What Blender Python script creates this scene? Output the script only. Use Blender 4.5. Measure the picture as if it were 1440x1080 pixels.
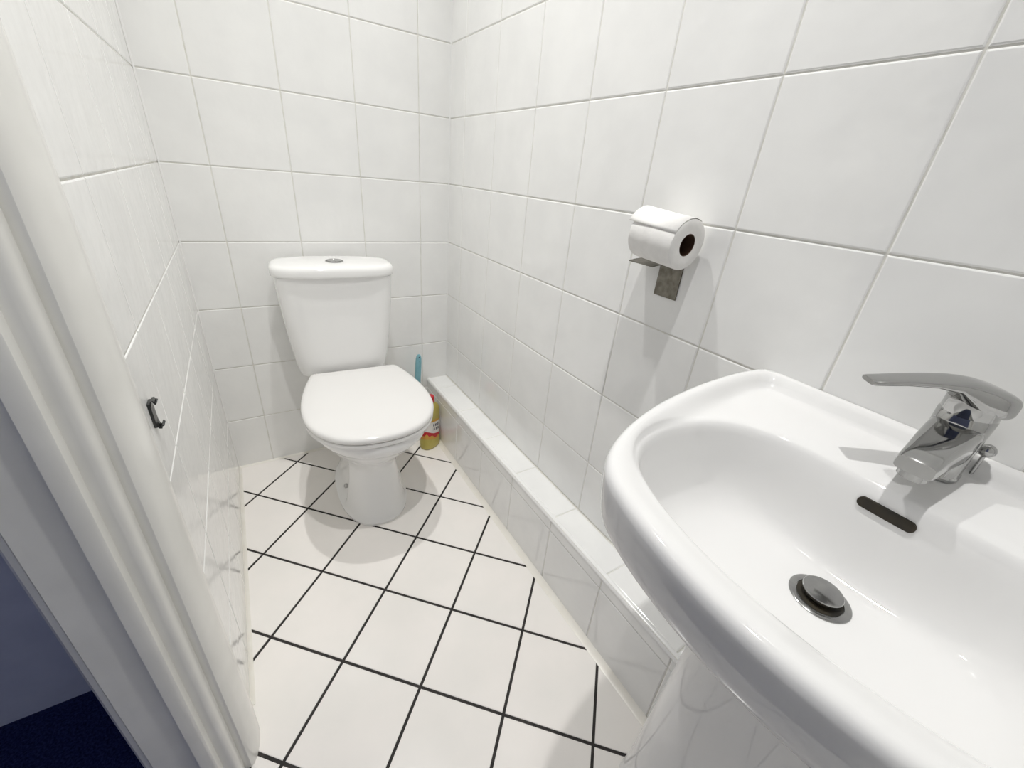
import bpy, math, random
import numpy as np
from mathutils import Matrix, Vector
random.seed(4)
scene = bpy.context.scene
COL = scene.collection
for o in list(bpy.data.objects):
    bpy.data.objects.remove(o)

# ------------------------------------------------------------------ camera
# right wall x=0, back wall y=0, floor z=0; metres
CAM = Vector((-0.6658, -1.5152, 1.0411))
RX, RY, RZ, FPX = -0.466, 0.0964, -0.5921, 578.17
r0 = Vector((math.cos(RZ), math.sin(RZ), 0)); f0 = Vector((-math.sin(RZ), math.cos(RZ), 0)); u0 = Vector((0, 0, 1))
fw = f0 * math.cos(RX) + u0 * math.sin(RX); up = -f0 * math.sin(RX) + u0 * math.cos(RX)
rr = r0 * math.cos(RY) + up * math.sin(RY); uu = -r0 * math.sin(RY) + up * math.cos(RY)
cd = bpy.data.cameras.new('camera'); cam = bpy.data.objects.new('camera', cd); COL.objects.link(cam)
cd.sensor_fit = 'HORIZONTAL'; cd.sensor_width = 36; cd.lens = FPX / 1440 * 36; cd.clip_start = 0.01
cam.matrix_world = Matrix(((rr.x, uu.x, -fw.x, CAM.x), (rr.y, uu.y, -fw.y, CAM.y), (rr.z, uu.z, -fw.z, CAM.z), (0, 0, 0, 1)))
scene.camera = cam

# ------------------------------------------------------------------ world, lights, exposure
w = bpy.data.worlds.new('world'); scene.world = w; w.use_nodes = True
w.node_tree.nodes['Background'].inputs[0].default_value = (0.45, 0.52, 0.78, 1)
w.node_tree.nodes['Background'].inputs[1].default_value = 0.65
LAMP_W, LAMP_R = 17.0, 0.022
LAMP_POS = [(-0.415, -0.54), (-0.43, -1.27)]
LAMP_COL = (1.0, 0.99, 0.968)
vs = scene.view_settings
vs.view_transform = 'Standard'; vs.look = 'None'; vs.gamma = 1; vs.use_curve_mapping = False
vs.exposure = -0.42
scene.cycles.max_bounces = 16; scene.cycles.diffuse_bounces = 10; scene.cycles.glossy_bounces = 6

# ------------------------------------------------------------------ materials
def principled(name, color, rough=0.5, metal=0.0, spec=0.5, coat=0.0):
    m = bpy.data.materials.new(name); m.use_nodes = True
    b = m.node_tree.nodes['Principled BSDF']
    b.inputs['Base Color'].default_value = (*color, 1); b.inputs['Roughness'].default_value = rough
    b.inputs['Metallic'].default_value = metal; b.inputs['Specular IOR Level'].default_value = spec
    b.inputs['Coat Weight'].default_value = coat
    return m, m.node_tree, b
def noise_mat(name, c1, c2, scale, rough, metal=0.0, bumps=(), spec=0.5, stretch=None, detail=3, contrast=(0.35, 0.65), rough2=None):
    m, t, b = principled(name, c1, rough, metal, spec)
    N, L = t.nodes, t.links
    geo = N.new('ShaderNodeNewGeometry'); src = geo.outputs['Position']
    if stretch:
        mp = N.new('ShaderNodeMapping'); mp.inputs['Scale'].default_value = stretch; L.new(src, mp.inputs[0]); src = mp.outputs[0]
    n = N.new('ShaderNodeTexNoise'); n.inputs['Scale'].default_value = scale; n.inputs['Detail'].default_value = detail
    L.new(src, n.inputs['Vector'])
    cr = N.new('ShaderNodeValToRGB'); cr.color_ramp.elements[0].color = (*c1, 1); cr.color_ramp.elements[1].color = (*c2, 1)
    cr.color_ramp.elements[0].position = contrast[0]; cr.color_ramp.elements[1].position = contrast[1]
    L.new(n.outputs['Fac'], cr.inputs[0]); L.new(cr.outputs[0], b.inputs['Base Color'])
    if rough2 is not None:
        mr = N.new('ShaderNodeMapRange'); mr.inputs['To Min'].default_value = rough; mr.inputs['To Max'].default_value = rough2
        L.new(n.outputs['Fac'], mr.inputs[0]); L.new(mr.outputs[0], b.inputs['Roughness'])
    prev = None
    for sc, strength, dist in bumps:
        k = N.new('ShaderNodeTexNoise'); k.inputs['Scale'].default_value = sc; k.inputs['Detail'].default_value = 1.5
        L.new(src, k.inputs['Vector'])
        bp = N.new('ShaderNodeBump'); bp.inputs['Strength'].default_value = strength; bp.inputs['Distance'].default_value = dist
        L.new(k.outputs['Fac'], bp.inputs['Height'])
        if prev: L.new(prev.outputs[0], bp.inputs['Normal'])
        prev = bp
    if prev: L.new(prev.outputs[0], b.inputs['Normal'])
    return m
M = {}
M['wall_tile'] = noise_mat('white_wall_tile', (0.875, 0.875, 0.862), (0.835, 0.835, 0.825), 9, 0.10,
                           bumps=((13, 0.28, 0.004), (48, 0.45, 0.0008)))
M['floor_tile'] = noise_mat('white_floor_tile', (0.90, 0.865, 0.83), (0.86, 0.835, 0.80), 7, 0.16,
                            bumps=((10, 0.3, 0.003), (120, 0.15, 0.0004)))
M['grout'] = noise_mat('pale_grout', (0.76, 0.75, 0.71), (0.66, 0.65, 0.60), 30, 0.85)
M['dark_grout'] = noise_mat('dark_grout', (0.018, 0.016, 0.015), (0.035, 0.03, 0.028), 60, 0.8)
M['sealant'] = noise_mat('white_sealant', (0.84, 0.82, 0.76), (0.80, 0.77, 0.70), 20, 0.3)
M['plastic_trim'] = noise_mat('white_plastic_trim', (0.87, 0.87, 0.86), (0.84, 0.84, 0.83), 10, 0.18)
M['ceramic'] = noise_mat('white_ceramic', (0.88, 0.877, 0.868), (0.865, 0.862, 0.853), 4, 0.04)
M['basin_glaze'] = noise_mat('white_basin_glaze', (0.80, 0.797, 0.792), (0.785, 0.782, 0.777), 4, 0.045)
M['seat_plastic'] = noise_mat('white_seat_plastic', (0.80, 0.79, 0.775), (0.79, 0.78, 0.765), 5, 0.14)
M['ceiling'] = noise_mat('white_ceiling_paint', (0.90, 0.90, 0.885), (0.88, 0.88, 0.865), 6, 0.8)
M['gloss_paint'] = noise_mat('white_gloss_paint', (0.82, 0.815, 0.785), (0.78, 0.775, 0.745), 12, 0.22, bumps=((25, 0.25, 0.002),))
M['hall_paint'] = noise_mat('blue_grey_hall_paint', (0.58, 0.60, 0.70), (0.53, 0.55, 0.65), 15, 0.7)
M['carpet'] = noise_mat('dark_blue_carpet', (0.008, 0.012, 0.06), (0.03, 0.04, 0.13), 260, 0.95, bumps=((320, 0.8, 0.004),), spec=0.1)
M['chrome'] = noise_mat('chrome', (0.46, 0.46, 0.455), (0.42, 0.42, 0.415), 20, 0.07, metal=1.0)
M['grey_metal'] = noise_mat('dulled_chrome', (0.34, 0.34, 0.34), (0.42, 0.42, 0.41), 60, 0.16, metal=1.0, detail=5)
M['dull_steel'] = noise_mat('tarnished_steel', (0.15, 0.14, 0.115), (0.24, 0.225, 0.195), 90, 0.38, metal=1.0, detail=6, rough2=0.5)
M['black_metal'] = noise_mat('black_metal', (0.02, 0.022, 0.022), (0.05, 0.05, 0.05), 60, 0.2, metal=0.3)
M['hole_shade'] = noise_mat('opening_shade', (0.008, 0.007, 0.005), (0.03, 0.022, 0.010), 40, 0.7)  # shade inside drain and overflow, put into a dark colour
M['paper'] = noise_mat('tissue_paper', (0.86, 0.85, 0.83), (0.82, 0.81, 0.79), 60, 0.9, bumps=((160, 0.3, 0.001),), spec=0.1)
M['cardboard'] = noise_mat('brown_cardboard', (0.075, 0.035, 0.018), (0.05, 0.024, 0.012), 50, 0.9)
M['yellow_plastic'] = noise_mat('yellow_plastic', (0.50, 0.43, 0.11), (0.45, 0.38, 0.09), 30, 0.3)
M['red_plastic'] = noise_mat('red_plastic', (0.55, 0.02, 0.03), (0.45, 0.015, 0.025), 30, 0.3)
M['orange_print'] = noise_mat('orange_print', (0.62, 0.28, 0.05), (0.60, 0.38, 0.06), 60, 0.4)
M['label_white'] = noise_mat('white_label', (0.80, 0.78, 0.75), (0.76, 0.74, 0.72), 50, 0.4)
M['label_ink'] = noise_mat('dark_label_ink', (0.02, 0.025, 0.06), (0.04, 0.045, 0.09), 80, 0.5)
M['blue_plastic'] = noise_mat('pale_blue_plastic', (0.20, 0.43, 0.50), (0.24, 0.48, 0.55), 30, 0.35)
M['dark_print'] = noise_mat('dark_blue_print', (0.03, 0.06, 0.09), (0.04, 0.07, 0.10), 30, 0.5)
lm, lt, lb = principled('lamp_lens', (0.9, 0.9, 0.88), 0.3)
lb.inputs['Emission Color'].default_value = (*LAMP_COL, 1); lb.inputs['Emission Strength'].default_value = 12.0
M['lamp_lens'] = lm

# ------------------------------------------------------------------ helpers
def obj(name, verts, faces, mat, parent=None, smooth=None, me=None):
    if me is None:
        me = bpy.data.meshes.new(name)
        me.from_pydata([tuple(map(float, v)) for v in verts], [], faces)
        me.materials.append(M[mat]); me.update()
        if smooth is not None:
            me.polygons.foreach_set('use_smooth', [True] * len(me.polygons))
            me.set_sharp_from_angle(angle=math.radians(smooth))
    o = bpy.data.objects.new(name, me); COL.objects.link(o)
    if parent: o.parent = parent
    return o
def empty(name, loc=(0, 0, 0)):
    o = bpy.data.objects.new(name, None); COL.objects.link(o); o.location = loc; o.empty_display_size = 0.05
    return o
def tag(o, label=None, cat=None, group=None, kind=None):
    if label: o['label'] = label
    if cat: o['category'] = cat
    if group: o['group'] = group
    if kind: o['kind'] = kind
    return o
def box(x0, x1, y0, y1, z0, z1):
    x0, x1 = min(x0, x1), max(x0, x1); y0, y1 = min(y0, y1), max(y0, y1)
    v = [(x0, y0, z0), (x1, y0, z0), (x1, y1, z0), (x0, y1, z0), (x0, y0, z1), (x1, y0, z1), (x1, y1, z1), (x0, y1, z1)]
    f = [(0, 3, 2, 1), (4, 5, 6, 7), (0, 1, 5, 4), (1, 2, 6, 5), (2, 3, 7, 6), (3, 0, 4, 7)]
    return v, f
def merge(*parts):
    V, F = [], []
    for v, f in parts:
        n = len(V); V += list(v); F += [tuple(i + n for i in q) for q in f]
    return V, F
def loft(rings, cap0=True, cap1=True, flip=False):
    n = len(rings[0]); V = [tuple(p) for r in rings for p in r]; F = []
    for k in range(len(rings) - 1):
        a, b = k * n, (k + 1) * n
        for i in range(n):
            j = (i + 1) % n
            F.append((a + i, a + j, b + j, b + i))
    if cap0: F.append(tuple(range(n - 1, -1, -1)))
    if cap1: F.append(tuple((len(rings) - 1) * n + i for i in range(n)))
    if flip: F = [tuple(reversed(q)) for q in F]
    return V, F
def prism(poly, z0, z1, axis=2):
    """polygon in plan extruded along an axis; poly counter-clockwise for axis 2"""
    def put(p, z):
        return (p[0], p[1], z) if axis == 2 else ((p[0], z, p[1]) if axis == 1 else (z, p[0], p[1]))
    n = len(poly); V = [put(p, z0) for p in poly] + [put(p, z1) for p in poly]
    F = [tuple(range(n - 1, -1, -1)), tuple(range(n, 2 * n))]
    F += [(i, (i + 1) % n, n + (i + 1) % n, n + i) for i in range(n)]
    return V, F
def tube(path, radius, n=12, cap=True):
    P = [Vector(p) for p in path]; R = radius if isinstance(radius, (list, tuple)) else [radius] * len(P)
    rings = []; ref = None
    for i, p in enumerate(P):
        t = (P[min(i + 1, len(P) - 1)] - P[max(i - 1, 0)]).normalized()
        if ref is None:
            ref = t.orthogonal().normalized()
        ref = (ref - t * ref.dot(t)).normalized(); b = t.cross(ref)
        rings.append([p + (ref * math.cos(a) + b * math.sin(a)) * R[i] for a in [2 * math.pi * k / n for k in range(n)]])
    return loft(rings, cap, cap)
def lathe(profile, c, n=32):
    """profile of (r, z) from bottom up around a vertical axis at c"""
    rings = [[(c[0] + r * math.cos(2 * math.pi * k / n), c[1] + r * math.sin(2 * math.pi * k / n), c[2] + z) for k in range(n)] for r, z in profile]
    return loft(rings)
def smoothstep(a, b, x):
    t = np.clip((x - a) / (b - a), 0, 1); return t * t * (3 - 2 * t)
def half_outline(ctrl, c, N, sub=10):
    """closed outline mirrored in v from control points (u, v>=0), sampled at N angles about c; index 0 points to +u"""
    full = list(ctrl) + [(u, -v) for u, v in reversed(ctrl) if v > 1e-6]
    P = np.array(full, float); n = len(P); pts = []
    for i in range(n):
        a, b, d, e = P[i - 1], P[i], P[(i + 1) % n], P[(i + 2) % n]
        for k in range(sub):
            t = k / sub
            l0, l1, l2 = [max(np.linalg.norm(q) ** 0.5, 1e-4) for q in (b - a, d - b, e - d)]
            t0, t1, t2, t3 = 0, l0, l0 + l1, l0 + l1 + l2; s = t1 + t * (t2 - t1)
            A1 = (t1 - s) / (t1 - t0) * a + (s - t0) / (t1 - t0) * b
            A2 = (t2 - s) / (t2 - t1) * b + (s - t1) / (t2 - t1) * d
            A3 = (t3 - s) / (t3 - t2) * d + (s - t2) / (t3 - t2) * e
            B1 = (t2 - s) / (t2 - t0) * A1 + (s - t0) / (t2 - t0) * A2
            B2 = (t3 - s) / (t3 - t1) * A2 + (s - t1) / (t3 - t1) * A3
            pts.append((t2 - s) / (t2 - t1) * B1 + (s - t1) / (t2 - t1) * B2)
    D = np.array(pts) - np.array(c); ang = np.unwrap(np.arctan2(D[:, 1], D[:, 0])); rad = np.hypot(D[:, 0], D[:, 1])
    if ang[-1] < ang[0]: ang, rad = ang[::-1], rad[::-1]
    o = np.argsort(ang % (2 * np.pi)); an, ra = (ang % (2 * np.pi))[o], rad[o]
    an = np.concatenate([an[-3:] - 2 * np.pi, an, an[:3] + 2 * np.pi]); ra = np.concatenate([ra[-3:], ra, ra[:3]])
    th = np.arange(N) * 2 * np.pi / N
    # sample x/y rather than r so that straight sides stay straight
    X = np.interp(th, an, ra * np.cos(an)); Y = np.interp(th, an, ra * np.sin(an))
    return np.c_[X, Y] + np.array(c)
def superell(cx, cy, a, b, n, N, front=None):
    th = np.arange(N) * 2 * np.pi / N
    c, s = np.cos(th), np.sin(th)
    return np.c_[cx + a * np.sign(c) * np.abs(c) ** (2 / n), cy + b * np.sign(s) * np.abs(s) ** (2 / n)]

# ------------------------------------------------------------------ room dimensions
W = 0.817; FRONT = -1.95; H = 2.45
TW = 0.2005; ZB = 0.3961; YJ = 0.1103; XJ = 0.109; TWB = 0.1989
BOXX = 0.088; LEDGE_Z = 0.236
JY = -1.005; JY2 = -1.765; WT = 0.105          # door opening in the left wall, wall thickness
DOOR_H = 1.98
ZROWS = [0.0] + [ZB - 0.2 + 0.2 * k for k in range(12) if ZB - 0.2 + 0.2 * k < H - 0.02] + [H]

TILE_CACHE = {}
def tile_mesh(w_, h_, axis, sign, mat):
    """pillow-edged tile centred on the origin; axis = face normal axis, sign = facing direction"""
    key = (round(w_, 4), round(h_, 4), axis, sign, mat)
    if key in TILE_CACHE: return TILE_CACHE[key]
    V = []; F = []
    for ins, d in ((0, -0.006), (0, -0.0016), (0.0007, -0.0006), (0.0022, 0.0)):
        a, b = w_ / 2 - ins, h_ / 2 - ins
        for s, t in ((-a, -b), (a, -b), (a, b), (-a, b)):
            if axis == 0: V.append((sign * d, s, t))
            elif axis == 1: V.append((s, sign * d, t))
            else: V.append((s, t, sign * d))
    for k in range(3):
        for i in range(4):
            j = (i + 1) % 4
            F.append((4 * k + i, 4 * k + j, 4 * k + 4 + j, 4 * k + 4 + i))
    F.append((12, 13, 14, 15)); F.append((3, 2, 1, 0))
    if (axis == 0 and sign < 0) or (axis == 1 and sign > 0) or (axis == 2 and sign < 0):
        F = [tuple(reversed(q)) for q in F]
    me = bpy.data.meshes.new('tile'); me.from_pydata(V, [], F); me.materials.append(M[mat]); me.update()
    TILE_CACHE[key] = me
    return me
def put_tile(parent, a0, a1, b0, b1, axis, sign, plane, gap=0.0023, mat='wall_tile', tilt=0.0012):
    w_, h_ = a1 - a0 - gap, b1 - b0 - gap
    if w_ < 0.006 or h_ < 0.006: return
    o = obj('tile', None, None, mat, parent, me=tile_mesh(w_, h_, axis, sign, mat))
    ca, cb = (a0 + a1) / 2, (b0 + b1) / 2; dp = sign * random.uniform(-0.0002, 0.0002)
    o.location = (plane + dp, ca, cb) if axis == 0 else ((ca, plane + dp, cb) if axis == 1 else (ca, cb, plane + dp))
    rot = [random.uniform(-tilt, tilt) for _ in range(3)]; rot[axis] = 0
    o.rotation_euler = rot
def cuts(lo, hi, first, step):
    c = [lo]; v = first
    while v < hi - 1e-4:
        if v > lo + 1e-4: c.append(v)
        v += step
    return c + [hi]

# ------------------------------------------------------------------ walls
GR = 0.0016                                      # grout lies this far behind the tile face
wr = tag(obj('wall_right', *box(GR, 0.10, FRONT - 0.1, 0.10, -0.05, H), 'grout'), kind='structure')
wb = tag(obj('wall_back', *box(-W - WT, GR, GR, 0.10, -0.05, H), 'grout'), kind='structure')
wl = tag(obj('wall_left', *box(-W - WT, -W - GR, JY + 0.03, GR, -0.05, H), 'grout'), kind='structure')
wlf = tag(obj('wall_left_front', *merge(box(-W - WT, -W, FRONT - 0.1, JY2 - 0.03, -0.05, H),
                                        box(-W - WT, -W, JY2 - 0.03, JY + 0.03, DOOR_H + 0.03, H)), 'ceiling'), kind='structure')
wf = tag(obj('wall_front', *box(-W, GR, FRONT - 0.1, FRONT, -0.05, H), 'wall_tile'), kind='structure')
tag(obj('ceiling', *box(-W - WT, 0.10, FRONT - 0.1, 0.10, H, H + 0.08), 'ceiling'), kind='structure')
for i in range(len(ZROWS) - 1):
    z0, z1 = ZROWS[i], ZROWS[i + 1]
    ys = cuts(0, -FRONT, YJ, TW)
    for a, b in zip(ys[:-1], ys[1:]):
        if z1 > LEDGE_Z: put_tile(wr, -b, -a, max(z0, LEDGE_Z), z1, 0, -1, 0.0)
    xs = cuts(0, W, XJ, TWB)
    for a, b in zip(xs[:-1], xs[1:]):
        put_tile(wb, -b, -a, z0, z1, 1, -1, 0.0)
    ys = cuts(0, 0.93, 0.16, 0.2)
    for a, b in zip(ys[:-1], ys[1:]):
        put_tile(wl, -b, -a, z0, z1, 0, 1, -W)

# boxed-in pipe ledge along the right wall
pb = tag(obj('wall_ledge', *box(-BOXX + GR, GR, FRONT, 0.0, -0.05, LEDGE_Z - GR), 'grout'), kind='structure')
ys = cuts(0, -FRONT, 0.1055, TW)
for a, b in zip(ys[:-1], ys[1:]):
    put_tile(pb, -BOXX + 0.011, -0.002, -b, -a, 2, 1, LEDGE_Z, gap=0.0024)
    put_tile(pb, -b, -a, 0.0, 0.193, 0, -1, -BOXX)
    put_tile(pb, -b, -a, 0.193, LEDGE_Z - 0.009, 0, -1, -BOXX)
q = [(-BOXX - 0.0012 + 0.010 * (1 - math.cos(t)), LEDGE_Z - 0.0098 + 0.0105 * math.sin(t)) for t in np.linspace(0, math.pi / 2, 7)]
q = q + [(-BOXX + 0.011, LEDGE_Z + 0.0007), (-BOXX + 0.011, LEDGE_Z - 0.006), (-BOXX + 0.004, LEDGE_Z - 0.0098)]
tag(obj('trim_1', *prism(q, FRONT, 0.0, axis=1), 'plastic_trim', smooth=40), kind='structure')

# ------------------------------------------------------------------ floor: diagonal tiles with dark joints
S, TH, OX, OY = 0.1944, -0.7883, -0.3574, -0.8735
fl = tag(obj('floor', *box(-W - 0.012, 0.0, FRONT, 0.0, -0.06, -0.0016), 'dark_grout'), kind='structure')
def clip(poly, x0, x1, y0, y1):
    for ax, lim, sg in ((0, x0, 1), (0, x1, -1), (1, y0, 1), (1, y1, -1)):
        out = []
        for i in range(len(poly)):
            p, q_ = poly[i], poly[(i + 1) % len(poly)]
            ip, iq = sg * (p[ax] - lim) >= 0, sg * (q_[ax] - lim) >= 0
            if ip: out.append(p)
            if ip != iq:
                t = (lim - p[ax]) / (q_[ax] - p[ax]); out.append((p[0] + t * (q_[0] - p[0]), p[1] + t * (q_[1] - p[1])))
        poly = out
        if not poly: return []
    return poly
ct, st = math.cos(TH), math.sin(TH); g = 0.0032
FULL = None
for i in range(-13, 12):
    for j in range(-13, 12):
        cor = [(i * S + g, j * S + g), ((i + 1) * S - g, j * S + g), ((i + 1) * S - g, (j + 1) * S - g), (i * S + g, (j + 1) * S - g)]
        pl = [(OX + a * ct - b * st, OY + a * st + b * ct) for a, b in cor]
        cl = clip(pl, -W - 0.004, -BOXX + 0.004, FRONT, -0.001)
        if len(cl) < 3: continue
        ar = abs(sum(cl[k][0] * cl[(k + 1) % len(cl)][1] - cl[(k + 1) % len(cl)][0] * cl[k][1] for k in range(len(cl)))) / 2
        if ar < 2e-5: continue
        cx = sum(p[0] for p in cl) / len(cl); cy = sum(p[1] for p in cl) / len(cl)
        n = len(cl); V = []
        for ins, z in ((0, -0.008), (0, -0.0008), (0.0012, 0)):
            for p in cl:
                d = math.hypot(p[0] - cx, p[1] - cy) or 1; V.append(((p[0] - cx) * (1 - ins / d), (p[1] - cy) * (1 - ins / d), z))
        F = [(k * n + a, k * n + (a + 1) % n, (k + 1) * n + (a + 1) % n, (k + 1) * n + a) for k in range(2) for a in range(n)]
        F += [tuple(2 * n + a for a in range(n)), tuple(range(n - 1, -1, -1))]
        if len(cl) == 4 and abs(ar - (S - 2 * g) ** 2) < 1e-7:
            if FULL is None:
                FULL = obj('tile', V, F, 'floor_tile', fl); t_ = FULL
            else: t_ = obj('tile', None, None, None, fl, me=FULL.data)
        else: t_ = obj('tile', V, F, 'floor_tile', fl)
        t_.location = (cx, cy, random.uniform(-0.0002, 0.0002))
# white sealant beads where the floor meets the walls
def bead(name, p0, p1, nx, ny, wd, ht):
    """triangular concave bead from p0 to p1, (nx, ny) points into the room"""
    prof = [(0, ht), (wd * 0.28, ht * 0.45), (wd, 0.0006), (wd, -0.001), (0, -0.001)]
    V = [(p[0] + nx * a, p[1] + ny * a, b) for p in (p0, p1) for a, b in prof]; n = len(prof)
    F = [(i, (i + 1) % n, n + (i + 1) % n, n + i) for i in range(n)] + [tuple(range(n - 1, -1, -1)), tuple(range(n, 2 * n))]
    return tag(obj(name, V, F, 'sealant', smooth=60), kind='structure')
bead('trim_2', (-BOXX, 0), (-BOXX, FRONT), -1, 0, 0.017, 0.010)
bead('trim_3', (-W, 0), (-W, -0.875), 1, 0, 0.009, 0.006)
for nm, cx_, sx in (('trim_5', 0.0, -1), ('trim_6', -W, 1)):
    z0 = LEDGE_Z if sx < 0 else 0.0
    P = [(cx_, 0.0), (cx_ + sx * 0.0036, 0.0), (cx_ + sx * 0.0012, -0.0012), (cx_, -0.0036)]
    if sx > 0: P = P[::-1]
    v, f = prism(P, z0, H); f = [tuple(reversed(q_)) for q_ in f] if sx < 0 else f
    tag(obj(nm, v, f, 'plastic_trim'), kind='structure')
bead('trim_4', (-W, 0), (-BOXX, 0), 0, -1, 0.008, 0.005)

# ------------------------------------------------------------------ door frame in the left wall, hall beyond
door = tag(empty('door_1', (-W - 0.05, JY, 0)), kind='structure')
def rel(v): return [(a - door.location.x, b - door.location.y, c - door.location.z) for a, b, c in v]
ARCH = [(-0.826, -0.860), (-0.8172, -0.860), (-0.8125, -0.882), (-0.8062, -0.912), (-0.8035, -0.928), (-0.8032, -0.938), (-0.8048, -0.955),
        (-0.8095, -0.973), (-0.8150, -0.984), (-0.8195, -0.9875), (-0.8245, -0.9875), (-0.8297, -0.9855), (-0.8297, -0.95), (-0.826, -0.95)]
LIN = [(-0.8295, -0.945), (-0.8297, -0.994), (-0.8305, -0.999), (-0.8325, -1.0030), (-0.8360, -1.0055), (-0.8405, -1.006), (-0.922, -1.006), (-0.922, -0.945)]
STOP = [(-0.8495, -1.005), (-0.8497, -1.013), (-0.8510, -1.0185), (-0.8545, -1.0205), (-0.8695, -1.0205), (-0.8695, -1.005)]
HALL = [(-0.936, -0.93), (-0.922, -0.93), (-0.922, -0.995), (-0.926, -1.000), (-0.932, -0.999), (-0.936, -0.995)]
mid = (JY + JY2) / 2
for nm, pl, md in (('architrave', ARCH, 30), ('lining', LIN, 35), ('door_stop', STOP, 35), ('hall_architrave', HALL, 35)):
    for side in (0, 1):
        P = [(a, b if side == 0 else 2 * mid - b) for a, b in pl]
        if side == 0: P = P[::-1]
        v, f = prism(P, 0.0, DOOR_H + 0.06)
        # orientation: make outward by area sign
        ar = sum(P[k][0] * P[(k + 1) % len(P)][1] - P[(k + 1) % len(P)][0] * P[k][1] for k in range(len(P)))
        if ar < 0: f = [tuple(reversed(q_)) for q_ in f]
        obj(nm, rel(v), f, 'gloss_paint', door, smooth=md)
    P = [(a, DOOR_H - (JY - b)) for a, b in pl]       # head piece: profile turned upwards
    yy0, yy1 = JY + 0.14, JY2 - 0.14
    V = [(a, y, z) for y in (yy0, yy1) for a, z in P]; n = len(P)
    F = [(i, (i + 1) % n, n + (i + 1) % n, n + i) for i in range(n)] + [tuple(range(n - 1, -1, -1)), tuple(range(n, 2 * n))]
    obj(nm, rel(V), F, 'gloss_paint', door, smooth=md)
# hall: blue-grey wall, dark blue carpet, far wall and ceiling; open to daylight at the far end
HX = -W - WT
tag(obj('wall_hall', *box(-2.6, HX, -0.686, -0.60, -0.05, H), 'hall_paint'), kind='structure')
tag(obj('wall_hall_far', *box(-2.7, -2.6, -4.2, -0.60, -0.05, H), 'hall_paint'), kind='structure')
tag(obj('floor_hall', *box(-2.6, -W - 0.02, -4.2, -0.686, -0.06, 0.0), 'carpet'), kind='structure')
tag(obj('ceiling_hall', *box(-2.7, HX, -4.2, -0.60, H, H + 0.08), 'ceiling'), kind='structure')

# ------------------------------------------------------------------ recessed ceiling lamps
for k, (lx, ly) in enumerate(LAMP_POS):
    d = tag(empty('downlight', (lx, ly, H)), ['round recessed ceiling downlight above the toilet', 'round recessed ceiling downlight beside the washbasin'][k],
            'lamp', 'recessed ceiling downlights')
    prof = [(0.024, -0.0005), (0.040, -0.0005), (0.0415, -0.003), (0.039, -0.006), (0.028, -0.007), (0.025, -0.004)]
    rings = [[(r * math.cos(a), r * math.sin(a), z) for a in np.arange(32) * 2 * math.pi / 32] for r, z in prof]
    rings.append(rings[0])
    obj('bezel', *loft(rings, False, False, flip=True), 'chrome', d, smooth=40)
    obj('lens', *loft([[(r * math.cos(a), r * math.sin(a), z) for a in np.arange(32) * 2 * math.pi / 32] for r, z in ((0.0245, -0.0005), (0.0245, -0.003), (0.012, -0.0042))], True, True, flip=True),
        'lamp_lens', d, smooth=40)
    ld = bpy.data.lights.new('downlight_beam', 'SPOT'); ld.energy = LAMP_W * 4; ld.color = LAMP_COL
    ld.shadow_soft_size = LAMP_R; ld.spot_size = math.radians(104); ld.spot_blend = 1.0
    lo = bpy.data.objects.new('downlight_beam', ld); COL.objects.link(lo); lo.parent = d; lo.location = (0, 0, -0.035)

# ------------------------------------------------------------------ toilet
TX, TYAW = -0.432, math.radians(-3.0)
toilet = tag(empty('toilet', (TX, -0.02, 0)), 'white close-coupled toilet with closed lid and cistern against the tiled wall', 'toilet')
toilet.rotation_euler = (0, 0, TYAW)
NT = 96; PX0 = 0.027      # the pan stands a little off the cistern's centre line
def pan_ring(z, hw, yb, yf, n, waist=0.0, ymid=None):
    """plan outline; y runs to the front (negative); the sides behind the front column step in by waist"""
    cy = (yb + yf) / 2; b = (yb - yf) / 2
    P = superell(0, cy, hw, b, n, NT)
    if waist:
        s = smoothstep(ymid - 0.006, ymid + 0.010, P[:, 1]) * (1 - smoothstep(-0.16, -0.08, P[:, 1]))
        P[:, 0] *= 1 - waist * s
    return [(x + PX0, y, z) for x, y in P]
pan_spec = [(0.0, .112, -.06, -.479, 2.4, 0), (0.008, .113, -.06, -.480, 2.4, 0), (0.013, .108, -.06, -.475, 2.4, .03),
            (0.035, .103, -.06, -.466, 2.4, .13), (0.08, .097, -.06, -.450, 2.4, .20), (0.13, .091, -.06, -.438, 2.4, .22),
            (0.175, .088, -.06, -.432, 2.4, .20), (0.200, .091, -.06, -.441, 2.35, .14), (0.222, .101, -.06, -.456, 2.3, .06),
            (0.25, .119, -.06, -.487, 2.25, 0), (0.285, .141, -.05, -.528, 2.2, 0), (0.32, .158, -.03, -.562, 2.2, 0),
            (0.345, .167, -.03, -.583, 2.2, 0), (0.352, .173, -.03, -.595, 2.2, 0), (0.372, .1745, -.03, -.600, 2.2, 0), (0.383, .172, -.03, -.597, 2.2, 0),
            (0.386, .160, -.04, -.585, 2.2, 0)]
pan = obj('pan', *loft([pan_ring(*s[:5], s[5], -0.355) for s in pan_spec]), 'ceramic', toilet, smooth=50)
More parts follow.
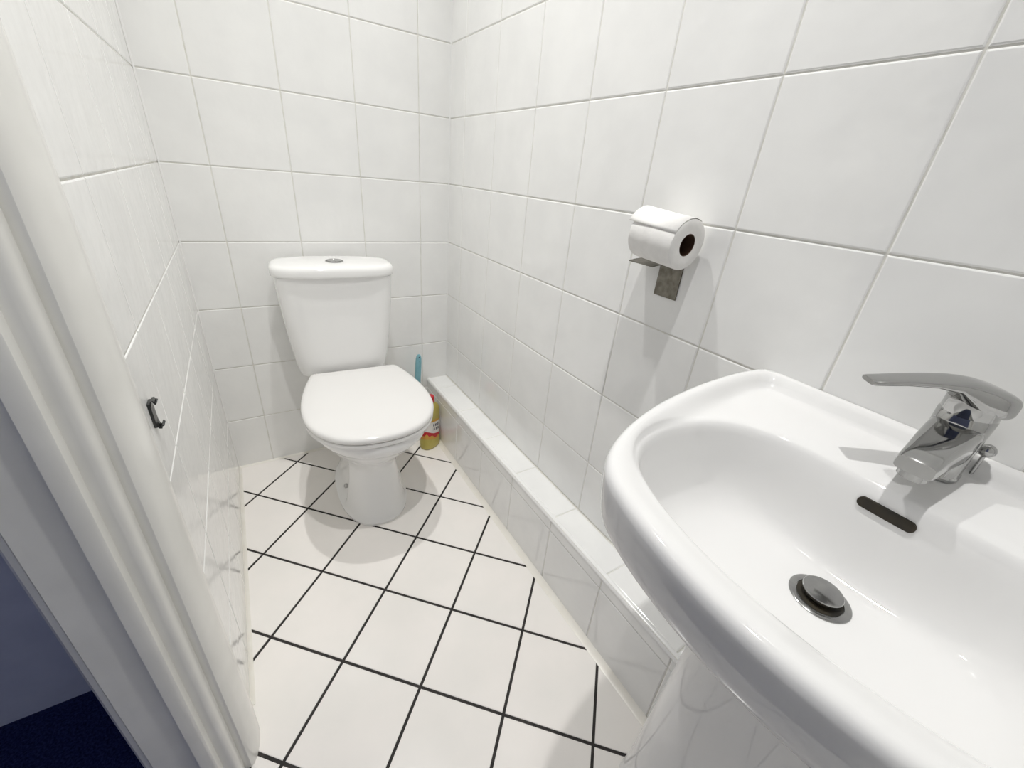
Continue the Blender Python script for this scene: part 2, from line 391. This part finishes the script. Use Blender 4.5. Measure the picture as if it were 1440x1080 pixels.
# side floor screws
for sx in (-1, 1):
    c = Vector((PX0 + sx * 0.0865, -0.322, 0.062)); d = Vector((sx, -0.15, 0.3)).normalized()
    obj('floor_screw', *tube([c - d * 0.004, c + d * 0.002, c + d * 0.005, c + d * 0.0065], [0.008, 0.008, 0.006, 0.002], 16), 'chrome', toilet, smooth=50)
SEAT = [(-0.175, 0.0), (-0.175, 0.06), (-0.175, 0.118), (-0.1755, 0.1275), (-0.180, 0.1335), (-0.225, 0.150), (-0.29, 0.166), (-0.36, 0.1765), (-0.42, 0.1785), (-0.48, 0.1705), (-0.535, 0.147), (-0.58, 0.106), (-0.603, 0.055), (-0.609, 0.0)]
so = half_outline(SEAT, (-0.40, 0), NT * 2)
def seat_ring(inset, z):
    d = so - np.array((-0.40, 0)); L = np.hypot(d[:, 0], d[:, 1])[:, None]
    p = np.array((-0.40, 0)) + d * (1 - inset / L)
    return [(-v * 1.01 + PX0 - 0.003, u + 0.006, z) for u, v in p]
seat = obj('seat', *loft([seat_ring(i, z) for i, z in ((0.02, .3862), (0.006, .3862), (0.002, .389), (0.0015, .396), (0.004, .400), (0.02, .401))]), 'seat_plastic', toilet, smooth=50)
lid = obj('lid', *loft([seat_ring(i, z) for i, z in ((0.02, .4015), (0.005, .4015), (0.001, .404), (0, .409), (0.001, .4145), (0.004, .4185), (0.009, .4208), (0.018, .4222), (0.05, .4232), (0.10, .4236))]), 'seat_plastic', toilet, smooth=60)
for sx in (-1, 1):
    obj('hinge', *tube([(PX0 + sx * 0.075 - 0.016, -0.166, 0.397), (PX0 + sx * 0.075 + 0.016, -0.166, 0.397)], 0.0095, 16), 'chrome', toilet, smooth=50)
def cis_ring(hw, yf, z, n=5.0, yb=-0.012):
    P = superell(0, (yb + yf) / 2, hw, (yb - yf) / 2, n, NT)
    # flat back, rounder front corners
    P[:, 1] = np.where(P[:, 1] > (yb + yf) / 2, np.minimum(yb, (yb + yf) / 2 + (P[:, 1] - (yb + yf) / 2) * 1.0), P[:, 1])
    return [(x, y, z) for x, y in P]
cis = obj('cistern', *loft([cis_ring(.105, -.110, .3855, 4), cis_ring(.128, -.135, .388, 4), cis_ring(.136, -.146, .396, 4), cis_ring(.1405, -.1525, .412, 4), cis_ring(.147, -.157, .45, 4.3),
                            cis_ring(.1545, -.162, .51, 4.6), cis_ring(.1605, -.166, .57, 5), cis_ring(.1655, -.169, .64, 5), cis_ring(.1690, -.171, .70, 5), cis_ring(.170, -.172, .7235, 5)]), 'ceramic', toilet, smooth=50)
clid = obj('cistern_lid', *loft([cis_ring(.166, -.168, .7245, 4), cis_ring(.1755, -.181, .7248, 3.6), cis_ring(.1775, -.1835, .7265, 3.5), cis_ring(.178, -.184, .731, 3.5), cis_ring(.178, -.184, .7435, 3.5),
                                 cis_ring(.1768, -.1825, .7490, 3.5), cis_ring(.1735, -.179, .7535, 3.5), cis_ring(.168, -.173, .7562, 3.5), cis_ring(.158, -.163, .7578, 3.5), cis_ring(.10, -.12, .7585, 3.5)]), 'ceramic', toilet, smooth=60)
bc = (0.004, -0.098)
V, F = lathe([(0.0265, 0.7575), (0.0265, 0.7605), (0.0245, 0.7615), (0.0235, 0.7600)], (bc[0], bc[1], 0), 32)
obj('button_ring', V, F, 'chrome', clid, smooth=40)
for s in (-1, 1):
    a = np.linspace(-math.pi / 2 + 0.06, math.pi / 2 - 0.06, 20)
    P = [(bc[0] + s * (0.0225 * math.cos(t)) + (0 if True else 0), bc[1] + 0.0225 * math.sin(t)) for t in a]
    P = [(bc[0] + s * max(0.0012, abs(x - bc[0])), y) for x, y in P]
    if s < 0: P = P[::-1]
    obj('flush_button', *prism(P, 0.7595, 0.7625), 'chrome', clid, smooth=40)

# ------------------------------------------------------------------ bleach bottle and brush behind the toilet
bot = tag(empty('cleaner_bottle', (-0.136, -0.152, 0.0)), 'yellow plastic cleaner bottle with red cap on floor beside the toilet', 'bottle')
bot.rotation_euler = (0, 0, math.radians(28))
def bot_ring(a, b, z, n=2.5): return [(x, y, z) for x, y in superell(0, 0, a, b, n, 48)]
bspec = [(.040, .026, 0.0), (.0445, .0295, .003), (.046, .031, .012), (.046, .031, .035), (.0445, .0295, .040), (.0445, .0295, .075), (.0445, .0295, .125), (.0445, .0295, .160), (.043, .0285, .175), (.037, .0255, .190), (.026, .020, .201), (.016, .015, .207), (.014, .014, .214)]
obj('body', *loft([bot_ring(*s) for s in bspec]), 'yellow_plastic', bot, smooth=45)
cap_r = [[(r * (1 + 0.04 * math.cos(16 * t)) * math.cos(t), r * (1 + 0.04 * math.cos(16 * t)) * math.sin(t), z) for t in np.arange(64) * 2 * math.pi / 64] for r, z in ((.0175, .209), (.018, .212), (.017, .232), (.0155, .236), (.010, .237))]
obj('cap', *loft(cap_r), 'red_plastic', bot, smooth=40)
def band(z0f, z1f, off, t0=0.0, t1=2 * math.pi, n=64, a=.0445, b=.0295):
    th = np.linspace(t0, t1, n); V = []
    for t in th:
        c, s = math.cos(t), math.sin(t)
        x = (a + off) * math.copysign(abs(c) ** 0.8, c); y = (b + off) * math.copysign(abs(s) ** 0.8, s)
        V += [(x, y, z0f(t)), (x, y, z1f(t))]
    F = [(2 * i, 2 * i + 2, 2 * i + 3, 2 * i + 1) for i in range(n - 1)]
    return V, F
wave = lambda t: 0.012 * math.sin(t * 2 + 0.6)
lab = obj('label', *band(lambda t: 0.078 + wave(t), lambda t: 0.132 + 0.4 * wave(t), 0.0005), 'label_white', bot, smooth=60)
obj('label_stripe', *band(lambda t: 0.062 + wave(t) + 0.004 * math.sin(9 * t), lambda t: 0.079 + wave(t), 0.0006), 'red_plastic', lab, smooth=60)
obj('label_stripe', *band(lambda t: 0.048 + 0.5 * wave(t), lambda t: 0.0625 + wave(t) + 0.004 * math.sin(9 * t), 0.0006), 'orange_print', lab, smooth=60)
obj('label_stripe', *band(lambda t: 0.131 + 0.4 * wave(t), lambda t: 0.139 + 0.3 * wave(t) + 0.003 * math.sin(7 * t), 0.0006), 'orange_print', lab, smooth=60)
ink = []
rnd = random.Random(7)
for row, zz in ((0, 0.1105), (1, 0.0915)):
    for k in range(4):
        tt = -1.80 + k * 0.20 + 0.05 * row
        ink.append(band(lambda t, z=zz, h=rnd.uniform(.001, .004): z + wave(tt) * .6 + h * 0, lambda t, z=zz: z + wave(tt) * .6 + 0.0035, 0.0011, tt, tt + .13, 4))
        ink.append(band(lambda t, z=zz: z + wave(tt) * .6, lambda t, z=zz, h=rnd.uniform(.011, .015): z + wave(tt) * .6 + h, 0.0011, tt, tt + .055, 3))
        ink.append(band(lambda t, z=zz: z + wave(tt) * .6 + .006, lambda t, z=zz: z + wave(tt) * .6 + .0095, 0.0011, tt + .02, tt + .12, 3))
obj('label_print', *merge(*ink), 'label_ink', lab)

br = tag(empty('toilet_brush', (-0.165, -0.06, 0.0)), 'pale blue handle of a brush standing behind the toilet', 'brush')
hp = [(.010, 0, .12), (.011, 0, .20), (.013, 0, .25), (.0155, 0, .30), (.0175, 0, .345), (.0185, 0, .362), (.019, 0, .373), (.019, 0, .379)]
rad = [.006, .007, .0115, .0125, .0125, .0115, .009, .004]
hv, hf = tube(hp, rad, 20)
hv = [(x, y * 0.55, z) for x, y, z in hv]
hd = obj('handle', hv, hf, 'blue_plastic', br, smooth=60)
def slot_piece(cx, cz, hw, hh, y):
    P = superell(cx, cz, hw, hh, 3, 20); return prism([(a, b) for a, b in P], y, y + 0.002, axis=1)
obj('grip_mark', *slot_piece(.0200, .338, .0026, .014, -.0066), 'dark_print', hd)
obj('hanging_hole', *slot_piece(.0190, .367, .0022, .004, -.0057), 'dark_print', hd)
cup = lathe([(.040, 0), (.042, .004), (.036, .06), (.030, .11), (.031, .122), (.027, .122), (.026, .10), (.03, .01)], (0, 0, 0), 32)
obj('holder', *cup, 'plastic_trim', br, smooth=40)

# ------------------------------------------------------------------ washbasin
YC = -1.457
basin = tag(empty('washbasin', (0, YC, 0)), 'white ceramic pedestal washbasin with overflow slot under the chrome mixer tap', 'washbasin')
NB = 192; CB = np.array((-0.25, 0.0))
OUT = [(0.0, 0.0), (0.0, 0.08), (0.0, 0.16), (0.0, 0.214), (-0.003, 0.2265), (-0.012, 0.2315), (-0.05, 0.2375), (-0.11, 0.2395), (-0.17, 0.2375), (-0.225, 0.2325), (-0.28, 0.222), (-0.33, 0.206), (-0.37, 0.185), (-0.397, 0.158), (-0.414, 0.117), (-0.427, 0.055), (-0.431, 0.0)]
INN = [(-0.128, 0.0), (-0.129, 0.05), (-0.132, 0.10), (-0.141, 0.135), (-0.160, 0.165), (-0.19, 0.186), (-0.225, 0.1965), (-0.262, 0.2005), (-0.297, 0.1965), (-0.327, 0.184), (-0.351, 0.162), (-0.371, 0.125), (-0.385, 0.08), (-0.392, 0.04), (-0.394, 0.0)]
O = half_outline(OUT, CB, NB); I = half_outline(INN, CB, NB)
def ins(P, d, c=CB):
    v = P - c; L = np.hypot(v[:, 0], v[:, 1])[:, None]; Q = c + v * (1 - d / L)
    return Q
def insw(P, d):        # inset that keeps the edge on the wall
    Q = ins(P, d); k = smoothstep(-0.03, 0.0, P[:, 0]); Q[:, 0] = Q[:, 0] * (1 - k) + P[:, 0] * k
    return Q
def R3(P, z): 
    z = np.broadcast_to(z, (len(P),)); return [(p[0] - 0.0005, p[1], zz) for p, zz in zip(P, z)]
th = np.arange(NB) * 2 * np.pi / NB
def ell(cx, rx, ry): return np.c_[cx + rx * np.cos(th), ry * np.sin(th)]
E1 = ell(-0.15, 0.062, 0.100)
rings = []
for k, z in ((1.0, .600), (.82, .615), (.60, .640), (.38, .668), (.20, .694), (.08, .713)):
    rings.append(R3(np.minimum(ins(O, 0.016) * (1 - k) + E1 * k, [0.0, 9]), z))
rings += [R3(insw(O, 0.012), .721), R3(insw(O, 0.0085), .7245), R3(insw(O, 0.006), .7295), R3(insw(O, 0.003), .742), R3(insw(O, 0.001), .757), R3(insw(O, 0), .770)]
def crest(x): return np.interp(x, [-.431, -.36, -.30, -.22, -.15, -.09, 0.0], [.7895, .7905, .794, .799, .803, .805, .8075])
CR = crest(O[:, 0]); IZ = .7825
for d_, dz in ((0, -.011), (.0004, -.0085), (.0016, -.0052), (.0036, -.0024), (.0066, -.0007), (.0105, 0.0)):
    rings.append(R3(insw(O, d_), CR + dz))
O15 = insw(O, 0.0105)
for t in (.04, .08, .12, .16, .20, .25, .30, .36, .46, .6, .75, .88, 1.0):
    P = O15 * (1 - t) + I * t; dd = np.hypot(*(P - O15).T)
    base = .7855 + .0035 * smoothstep(-.14, -.06, P[:, 0]) - .003 * t
    kb_ = smoothstep(-.05, -.004, O[:, 0])               # 1 along the wall, 0 along the sides and front
    d0, d1 = .003 + .007 * kb_, .032 - .004 * kb_
    e_ = np.clip((dd - d0) / (d1 - d0), 0, 1); e_ = e_ * e_ * (3 - 2 * e_)
    rings.append(R3(P, base + np.maximum(CR - base, 0) * (1 - e_) * (1 - t) ** 0.3))
rings += [R3(ins(I, .0035), .7805), R3(ins(I, .0068), .7757), R3(ins(I, .0095), .7685), R3(ins(I, .0115), .760)]
I2 = ins(I, .0125)
DC = (-0.205, 0.0)
Dr = np.c_[DC[0] + .0285 * np.cos(th), DC[1] + .0285 * np.sin(th)]
for s, z in ((.02, .750), (.05, .735), (.09, .720), (.14, .707), (.20, .696), (.28, .687), (.38, .680), (.50, .675), (.64, .6715), (.80, .669), (.92, .668), (1.0, .6675)):
    P = I2 * (1 - s) + Dr * s; rings.append(R3(P, z))
bowl = obj('bowl', *loft(rings), 'basin_glaze', basin, smooth=70)
# waste: flange, flat disc coloured like the well's shade, raised plug
zf = .6675
V, F = lathe([(0.0290, -.001), (0.0290, .0010), (0.0278, .0018), (0.0222, .0013), (0.0215, -.001)], (DC[0], DC[1], zf), 48)
fl_ = obj('drain_flange', V, F, 'grey_metal', basin, smooth=40)
obj('drain_well', *lathe([(0.0216, .0002), (0.0216, .0011), (0.019, .0012)], (DC[0], DC[1], zf), 40), 'hole_shade', fl_)
obj('plug', *lathe([(0.012, .0012), (0.017, .004), (0.0188, .0075), (0.0192, .0095), (0.0185, .0105), (0.012, .0116), (0.004, .012)], (DC[0] + .0015, DC[1] + .0005, zf), 40), 'grey_metal', basin, smooth=40)
# overflow slot on the bowl's back wall: solid plate, inner shade in its colour
def slot(hw, hh, n=40):
    P = []
    for k in range(n):
        a = 2 * math.pi * k / n; c, s = math.cos(a), math.sin(a)
        P.append((math.copysign(hw - hh, c) + hh * c if abs(c) > 1e-9 else 0, hh * s))
    return P
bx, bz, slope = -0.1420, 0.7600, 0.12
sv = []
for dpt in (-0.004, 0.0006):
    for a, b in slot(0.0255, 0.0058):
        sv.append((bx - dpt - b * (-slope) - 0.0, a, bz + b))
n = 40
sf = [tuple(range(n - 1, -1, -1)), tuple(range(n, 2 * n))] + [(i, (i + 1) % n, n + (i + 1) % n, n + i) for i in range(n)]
ovf = obj('overflow_slot', sv, sf, 'hole_shade', basin)
# pedestal
pr = []
for z, wd, rx, cx in ((0.0, .121, .078, -.170), (.006, .122, .079, -.170), (.012, .118, .076, -.169), (.10, .115, .073, -.168), (.25, .111, .070, -.166), (.40, .107, .068, -.163), (.52, .106, .070, -.160), (.60, .110, .078, -.158), (.625, .112, .080, -.157)):
    P = superell(cx, 0, rx, wd, 2.4, 72); pr.append([(x, y, z) for x, y in P])
obj('pedestal', *loft(pr), 'basin_glaze', basin, smooth=50)

# ------------------------------------------------------------------ mixer tap
DZ = 0.7884
tap = tag(empty('mixer_tap', (-0.048, YC, DZ)), 'chrome single-lever mixer tap on the back of the washbasin', 'tap')
def rrect(cx, cy, a, b, z, n=4, N=40): return [(x, y, z) for x, y in superell(cx, cy, a, b, n, N)]
obj('body', *loft([rrect(0, 0, .0235, .0235, 0, 3), rrect(0, 0, .0235, .0235, .003, 3), rrect(0, 0, .0225, .0225, .0045, 3), rrect(0, 0, .0220, .0222, .03, 3), rrect(0, 0, .0225, .0232, .062, 2.6), rrect(0, 0, .0228, .0235, .072, 2.2), rrect(0, 0, .0215, .0222, .0745, 2)]), 'chrome', tap, smooth=35)
def spout_ring(x, zt, zb, hw, n=5):
    P = superell(0, (zt + zb) / 2, hw, (zt - zb) / 2, n, 40); return [(x, a, b) for a, b in P]
sp = obj('spout', *loft([spout_ring(.012, .066, .022, .0215), spout_ring(-.012, .066, .020, .0218), spout_ring(-.030, .062, .024, .0212), spout_ring(-.055, .056, .028, .0195), spout_ring(-.085, .0485, .0285, .0170), spout_ring(-.100, .0445, .0270, .0160), spout_ring(-.1035, .0430, .0285, .0150)], flip=True), 'chrome', tap, smooth=35)
obj('aerator', *lathe([(.0105, .020), (.0122, .0205), (.0122, .030)], (-.089, 0, 0), 32), 'chrome', sp, smooth=35)
ANG = math.radians(180 - 43)     # lever swung towards the toilet side
dirv = np.array((math.cos(ANG), math.sin(ANG))); nrm = np.array((-dirv[1], dirv[0]))
def lev_ring(s, hw, zt, zb, n=3.5):
    P = superell(0, (zt + zb) / 2, hw, (zt - zb) / 2, n, 36)
    return [(dirv[0] * s + nrm[0] * a, dirv[1] * s + nrm[1] * a, b) for a, b in P]
lever = obj('lever', *loft([lev_ring(-.0245, .012, .0985, .079), lev_ring(-.0235, .0185, .1005, .0765), lev_ring(-.018, .0220, .1030, .0755), lev_ring(-.008, .0232, .1060, .0755), lev_ring(.006, .0228, .1085, .0770), lev_ring(.018, .0205, .1090, .0860), lev_ring(.030, .0185, .1082, .0965),
                            lev_ring(.050, .0160, .1055, .0985), lev_ring(.075, .0135, .1015, .0955), lev_ring(.092, .0122, .0980, .0918), lev_ring(.1020, .0116, .0962, .0898), lev_ring(.1047, .0104, .0952, .0903)]), 'chrome', tap, smooth=40)
obj('cartridge_collar', *lathe([(.0215, .070), (.0228, .072), (.0228, .088), (.021, .090)], (0, 0, 0), 36), 'chrome', tap, smooth=35)
kb = (0.0255, -0.0265)
rod = obj('plug_rod', *tube([(kb[0], kb[1], .0), (kb[0], kb[1], .030)], .002, 10), 'chrome', tap, smooth=50)
kp = [(math.sin(a) * .0075, .034 - math.cos(a) * .0075) for a in np.linspace(0.25, math.pi - 0.15, 9)]
obj('knob', *lathe(kp, (kb[0], kb[1], 0), 20), 'chrome', rod, smooth=60)

# ------------------------------------------------------------------ toilet roll and its wall holder
hold = tag(empty('paper_holder', (0, -1.015, 0.90)), 'tarnished steel paper holder on white tiles under the toilet roll', 'holder')
def hl(v): return [(a - hold.location.x, b - hold.location.y, c - hold.location.z) for a, b, c in v]
v, f = box(-0.0025, -0.0003, -1.0405, -0.990, 0.8615, 0.975)
obj('back_plate', hl(v), f, 'dull_steel', hold)
PX, PZ = -0.0485, 0.9685
tp = [(-0.0005, 0.9215), (-0.012, 0.9215), (-0.030, 0.9195), (-0.046, 0.9170)]
def grid_plate(P, y0, y1, t):
    n = len(P); V = [(x, y, z + dz) for dz in (0, t) for y in (y0, y1) for x, z in P]; F = []
    for i in range(n - 1):
        F += [(i, n + i, n + i + 1, i + 1), (2 * n + i, 2 * n + i + 1, 3 * n + i + 1, 3 * n + i)]
        F += [(i, i + 1, 2 * n + i + 1, 2 * n + i), (n + i, 3 * n + i, 3 * n + i + 1, n + i + 1)]
    F += [(0, 2 * n, 3 * n, n), (n - 1, 2 * n - 1, 4 * n - 1, 3 * n - 1)]
    return V, F
v, f = grid_plate(tp, -1.008, -0.950, 0.0014)
obj('tongue', hl(v), f, 'dull_steel', hold)
v, f = merge(box(-0.0540, -0.0004, -0.9725, -0.9712, 0.9735, 0.9835), box(-0.0018, -0.0003, -0.9905, -0.9712, 0.9650, 0.9835))
obj('side_arm', hl(v), f, 'dull_steel', hold)
v, f = tube([(-0.0485, -0.9718, 0.9785), (-0.0485, -1.045, 0.9735)], 0.005, 12)
obj('spindle', hl(v), f, 'dull_steel', hold, smooth=50)

RY0, RY1, RR = -1.070, -0.976, 0.0412
roll = tag(empty('toilet_roll', (PX, (RY0 + RY1) / 2, PZ)), 'white toilet paper roll on the tarnished steel holder', 'toilet roll')
roll.rotation_euler = (math.radians(4), 0, 0)
ln = (RY1 - RY0) / 2
def cyl_ring(r, y, n=56, wob=0.0): return [(r * (1 + wob * math.sin(2 * a + 1)) * math.cos(a), y, r * (1 + wob * math.sin(2 * a + 1)) * math.sin(a)) for a in np.arange(n) * 2 * math.pi / n]
spec = [(.0180, -ln + .0006), (.030, -ln), (RR - .002, -ln + .0002), (RR - .0004, -ln + .0012), (RR, -ln + .004), (RR, ln - .004), (RR - .0004, ln - .0012), (RR - .002, ln - .0002), (.030, ln), (.0180, ln - .0006)]
rg = [cyl_ring(r, y, wob=0.006 if r > .03 else 0) for r, y in spec]; rg.append(rg[0])
obj('paper', *loft(rg, False, False), 'paper', roll, smooth=40)
tr = [cyl_ring(r, y) for r, y in ((.0180, -ln + .0008), (.0180, ln - .0008), (.0170, ln - .0008), (.0170, -ln + .0008))]; tr.append(tr[0])
core = obj('cardboard_core', *loft(tr, False, False), 'cardboard', roll, smooth=40)
obj('core_disc', *loft([cyl_ring(.0169, 0.01), cyl_ring(.0169, 0.012)]), 'cardboard', core)  # thin disc closing the tube partway along
# loose end of the paper lying over the top, a little wider towards the far end
V = []; ns = 14
for i in range(ns):
    t = i / (ns - 1); a = math.radians(62 + 92 * t); rr_ = RR + 0.0006
    for q_, y in enumerate((-ln + .001, 0, ln + .006)):
        r_ = rr_ + (0.0003, 0.0006, 0.0028)[q_] * smoothstep(0.0, 0.45, t)
        V.append((r_ * math.cos(a), y, r_ * math.sin(a)))
F = [(3 * i + j, 3 * i + j + 1, 3 * i + 4 + j, 3 * i + 3 + j) for i in range(ns - 1) for j in range(2)]
fo = obj('loose_sheet', V, F, 'paper', roll, smooth=60)
md = fo.modifiers.new('thickness', 'SOLIDIFY'); md.thickness = 0.0004; md.offset = 1

# ------------------------------------------------------------------ black spring clip on the left wall
clp = tag(empty('wall_clip', (-W, -0.836, 0.698)), 'small black metal spring clip on white tiles beside the door frame', 'clip')
v, f = box(0.0, 0.0038, -0.009, 0.009, -0.019, 0.019)
pl = obj('base_plate', v, f, 'black_metal', clp)
def jaw(s):
    P = [(0.0030, s * 0.012), (0.0042, s * 0.0185), (0.0055, s * 0.0215), (0.0072, s * 0.0220), (0.0084, s * 0.0185), (0.0088, s * 0.0165), (0.0105, s * 0.0190)]
    n = len(P); V = []
    for i, (x, z) in enumerate(P):
        a = np.array(P[max(i - 1, 0)]); b = np.array(P[min(i + 1, n - 1)]); t = (b - a) / np.linalg.norm(b - a); nn = np.array((-t[1], t[0])) * 0.0009
        for y in (-0.007, 0.007):
            V += [(x + nn[0], y, z + nn[1]), (x - nn[0], y, z - nn[1])]
    F = []
    for i in range(n - 1):
        a, b = 4 * i, 4 * i + 4
        F += [(a, b, b + 2, a + 2), (a + 1, a + 3, b + 3, b + 1), (a, a + 1, b + 1, b), (a + 2, b + 2, b + 3, a + 3)]
    F += [(0, 2, 3, 1), (4 * n - 4, 4 * n - 3, 4 * n - 1, 4 * n - 2)]
    return V, F
for s in (-1, 1): obj('jaw', *jaw(s), 'black_metal', clp, smooth=40)
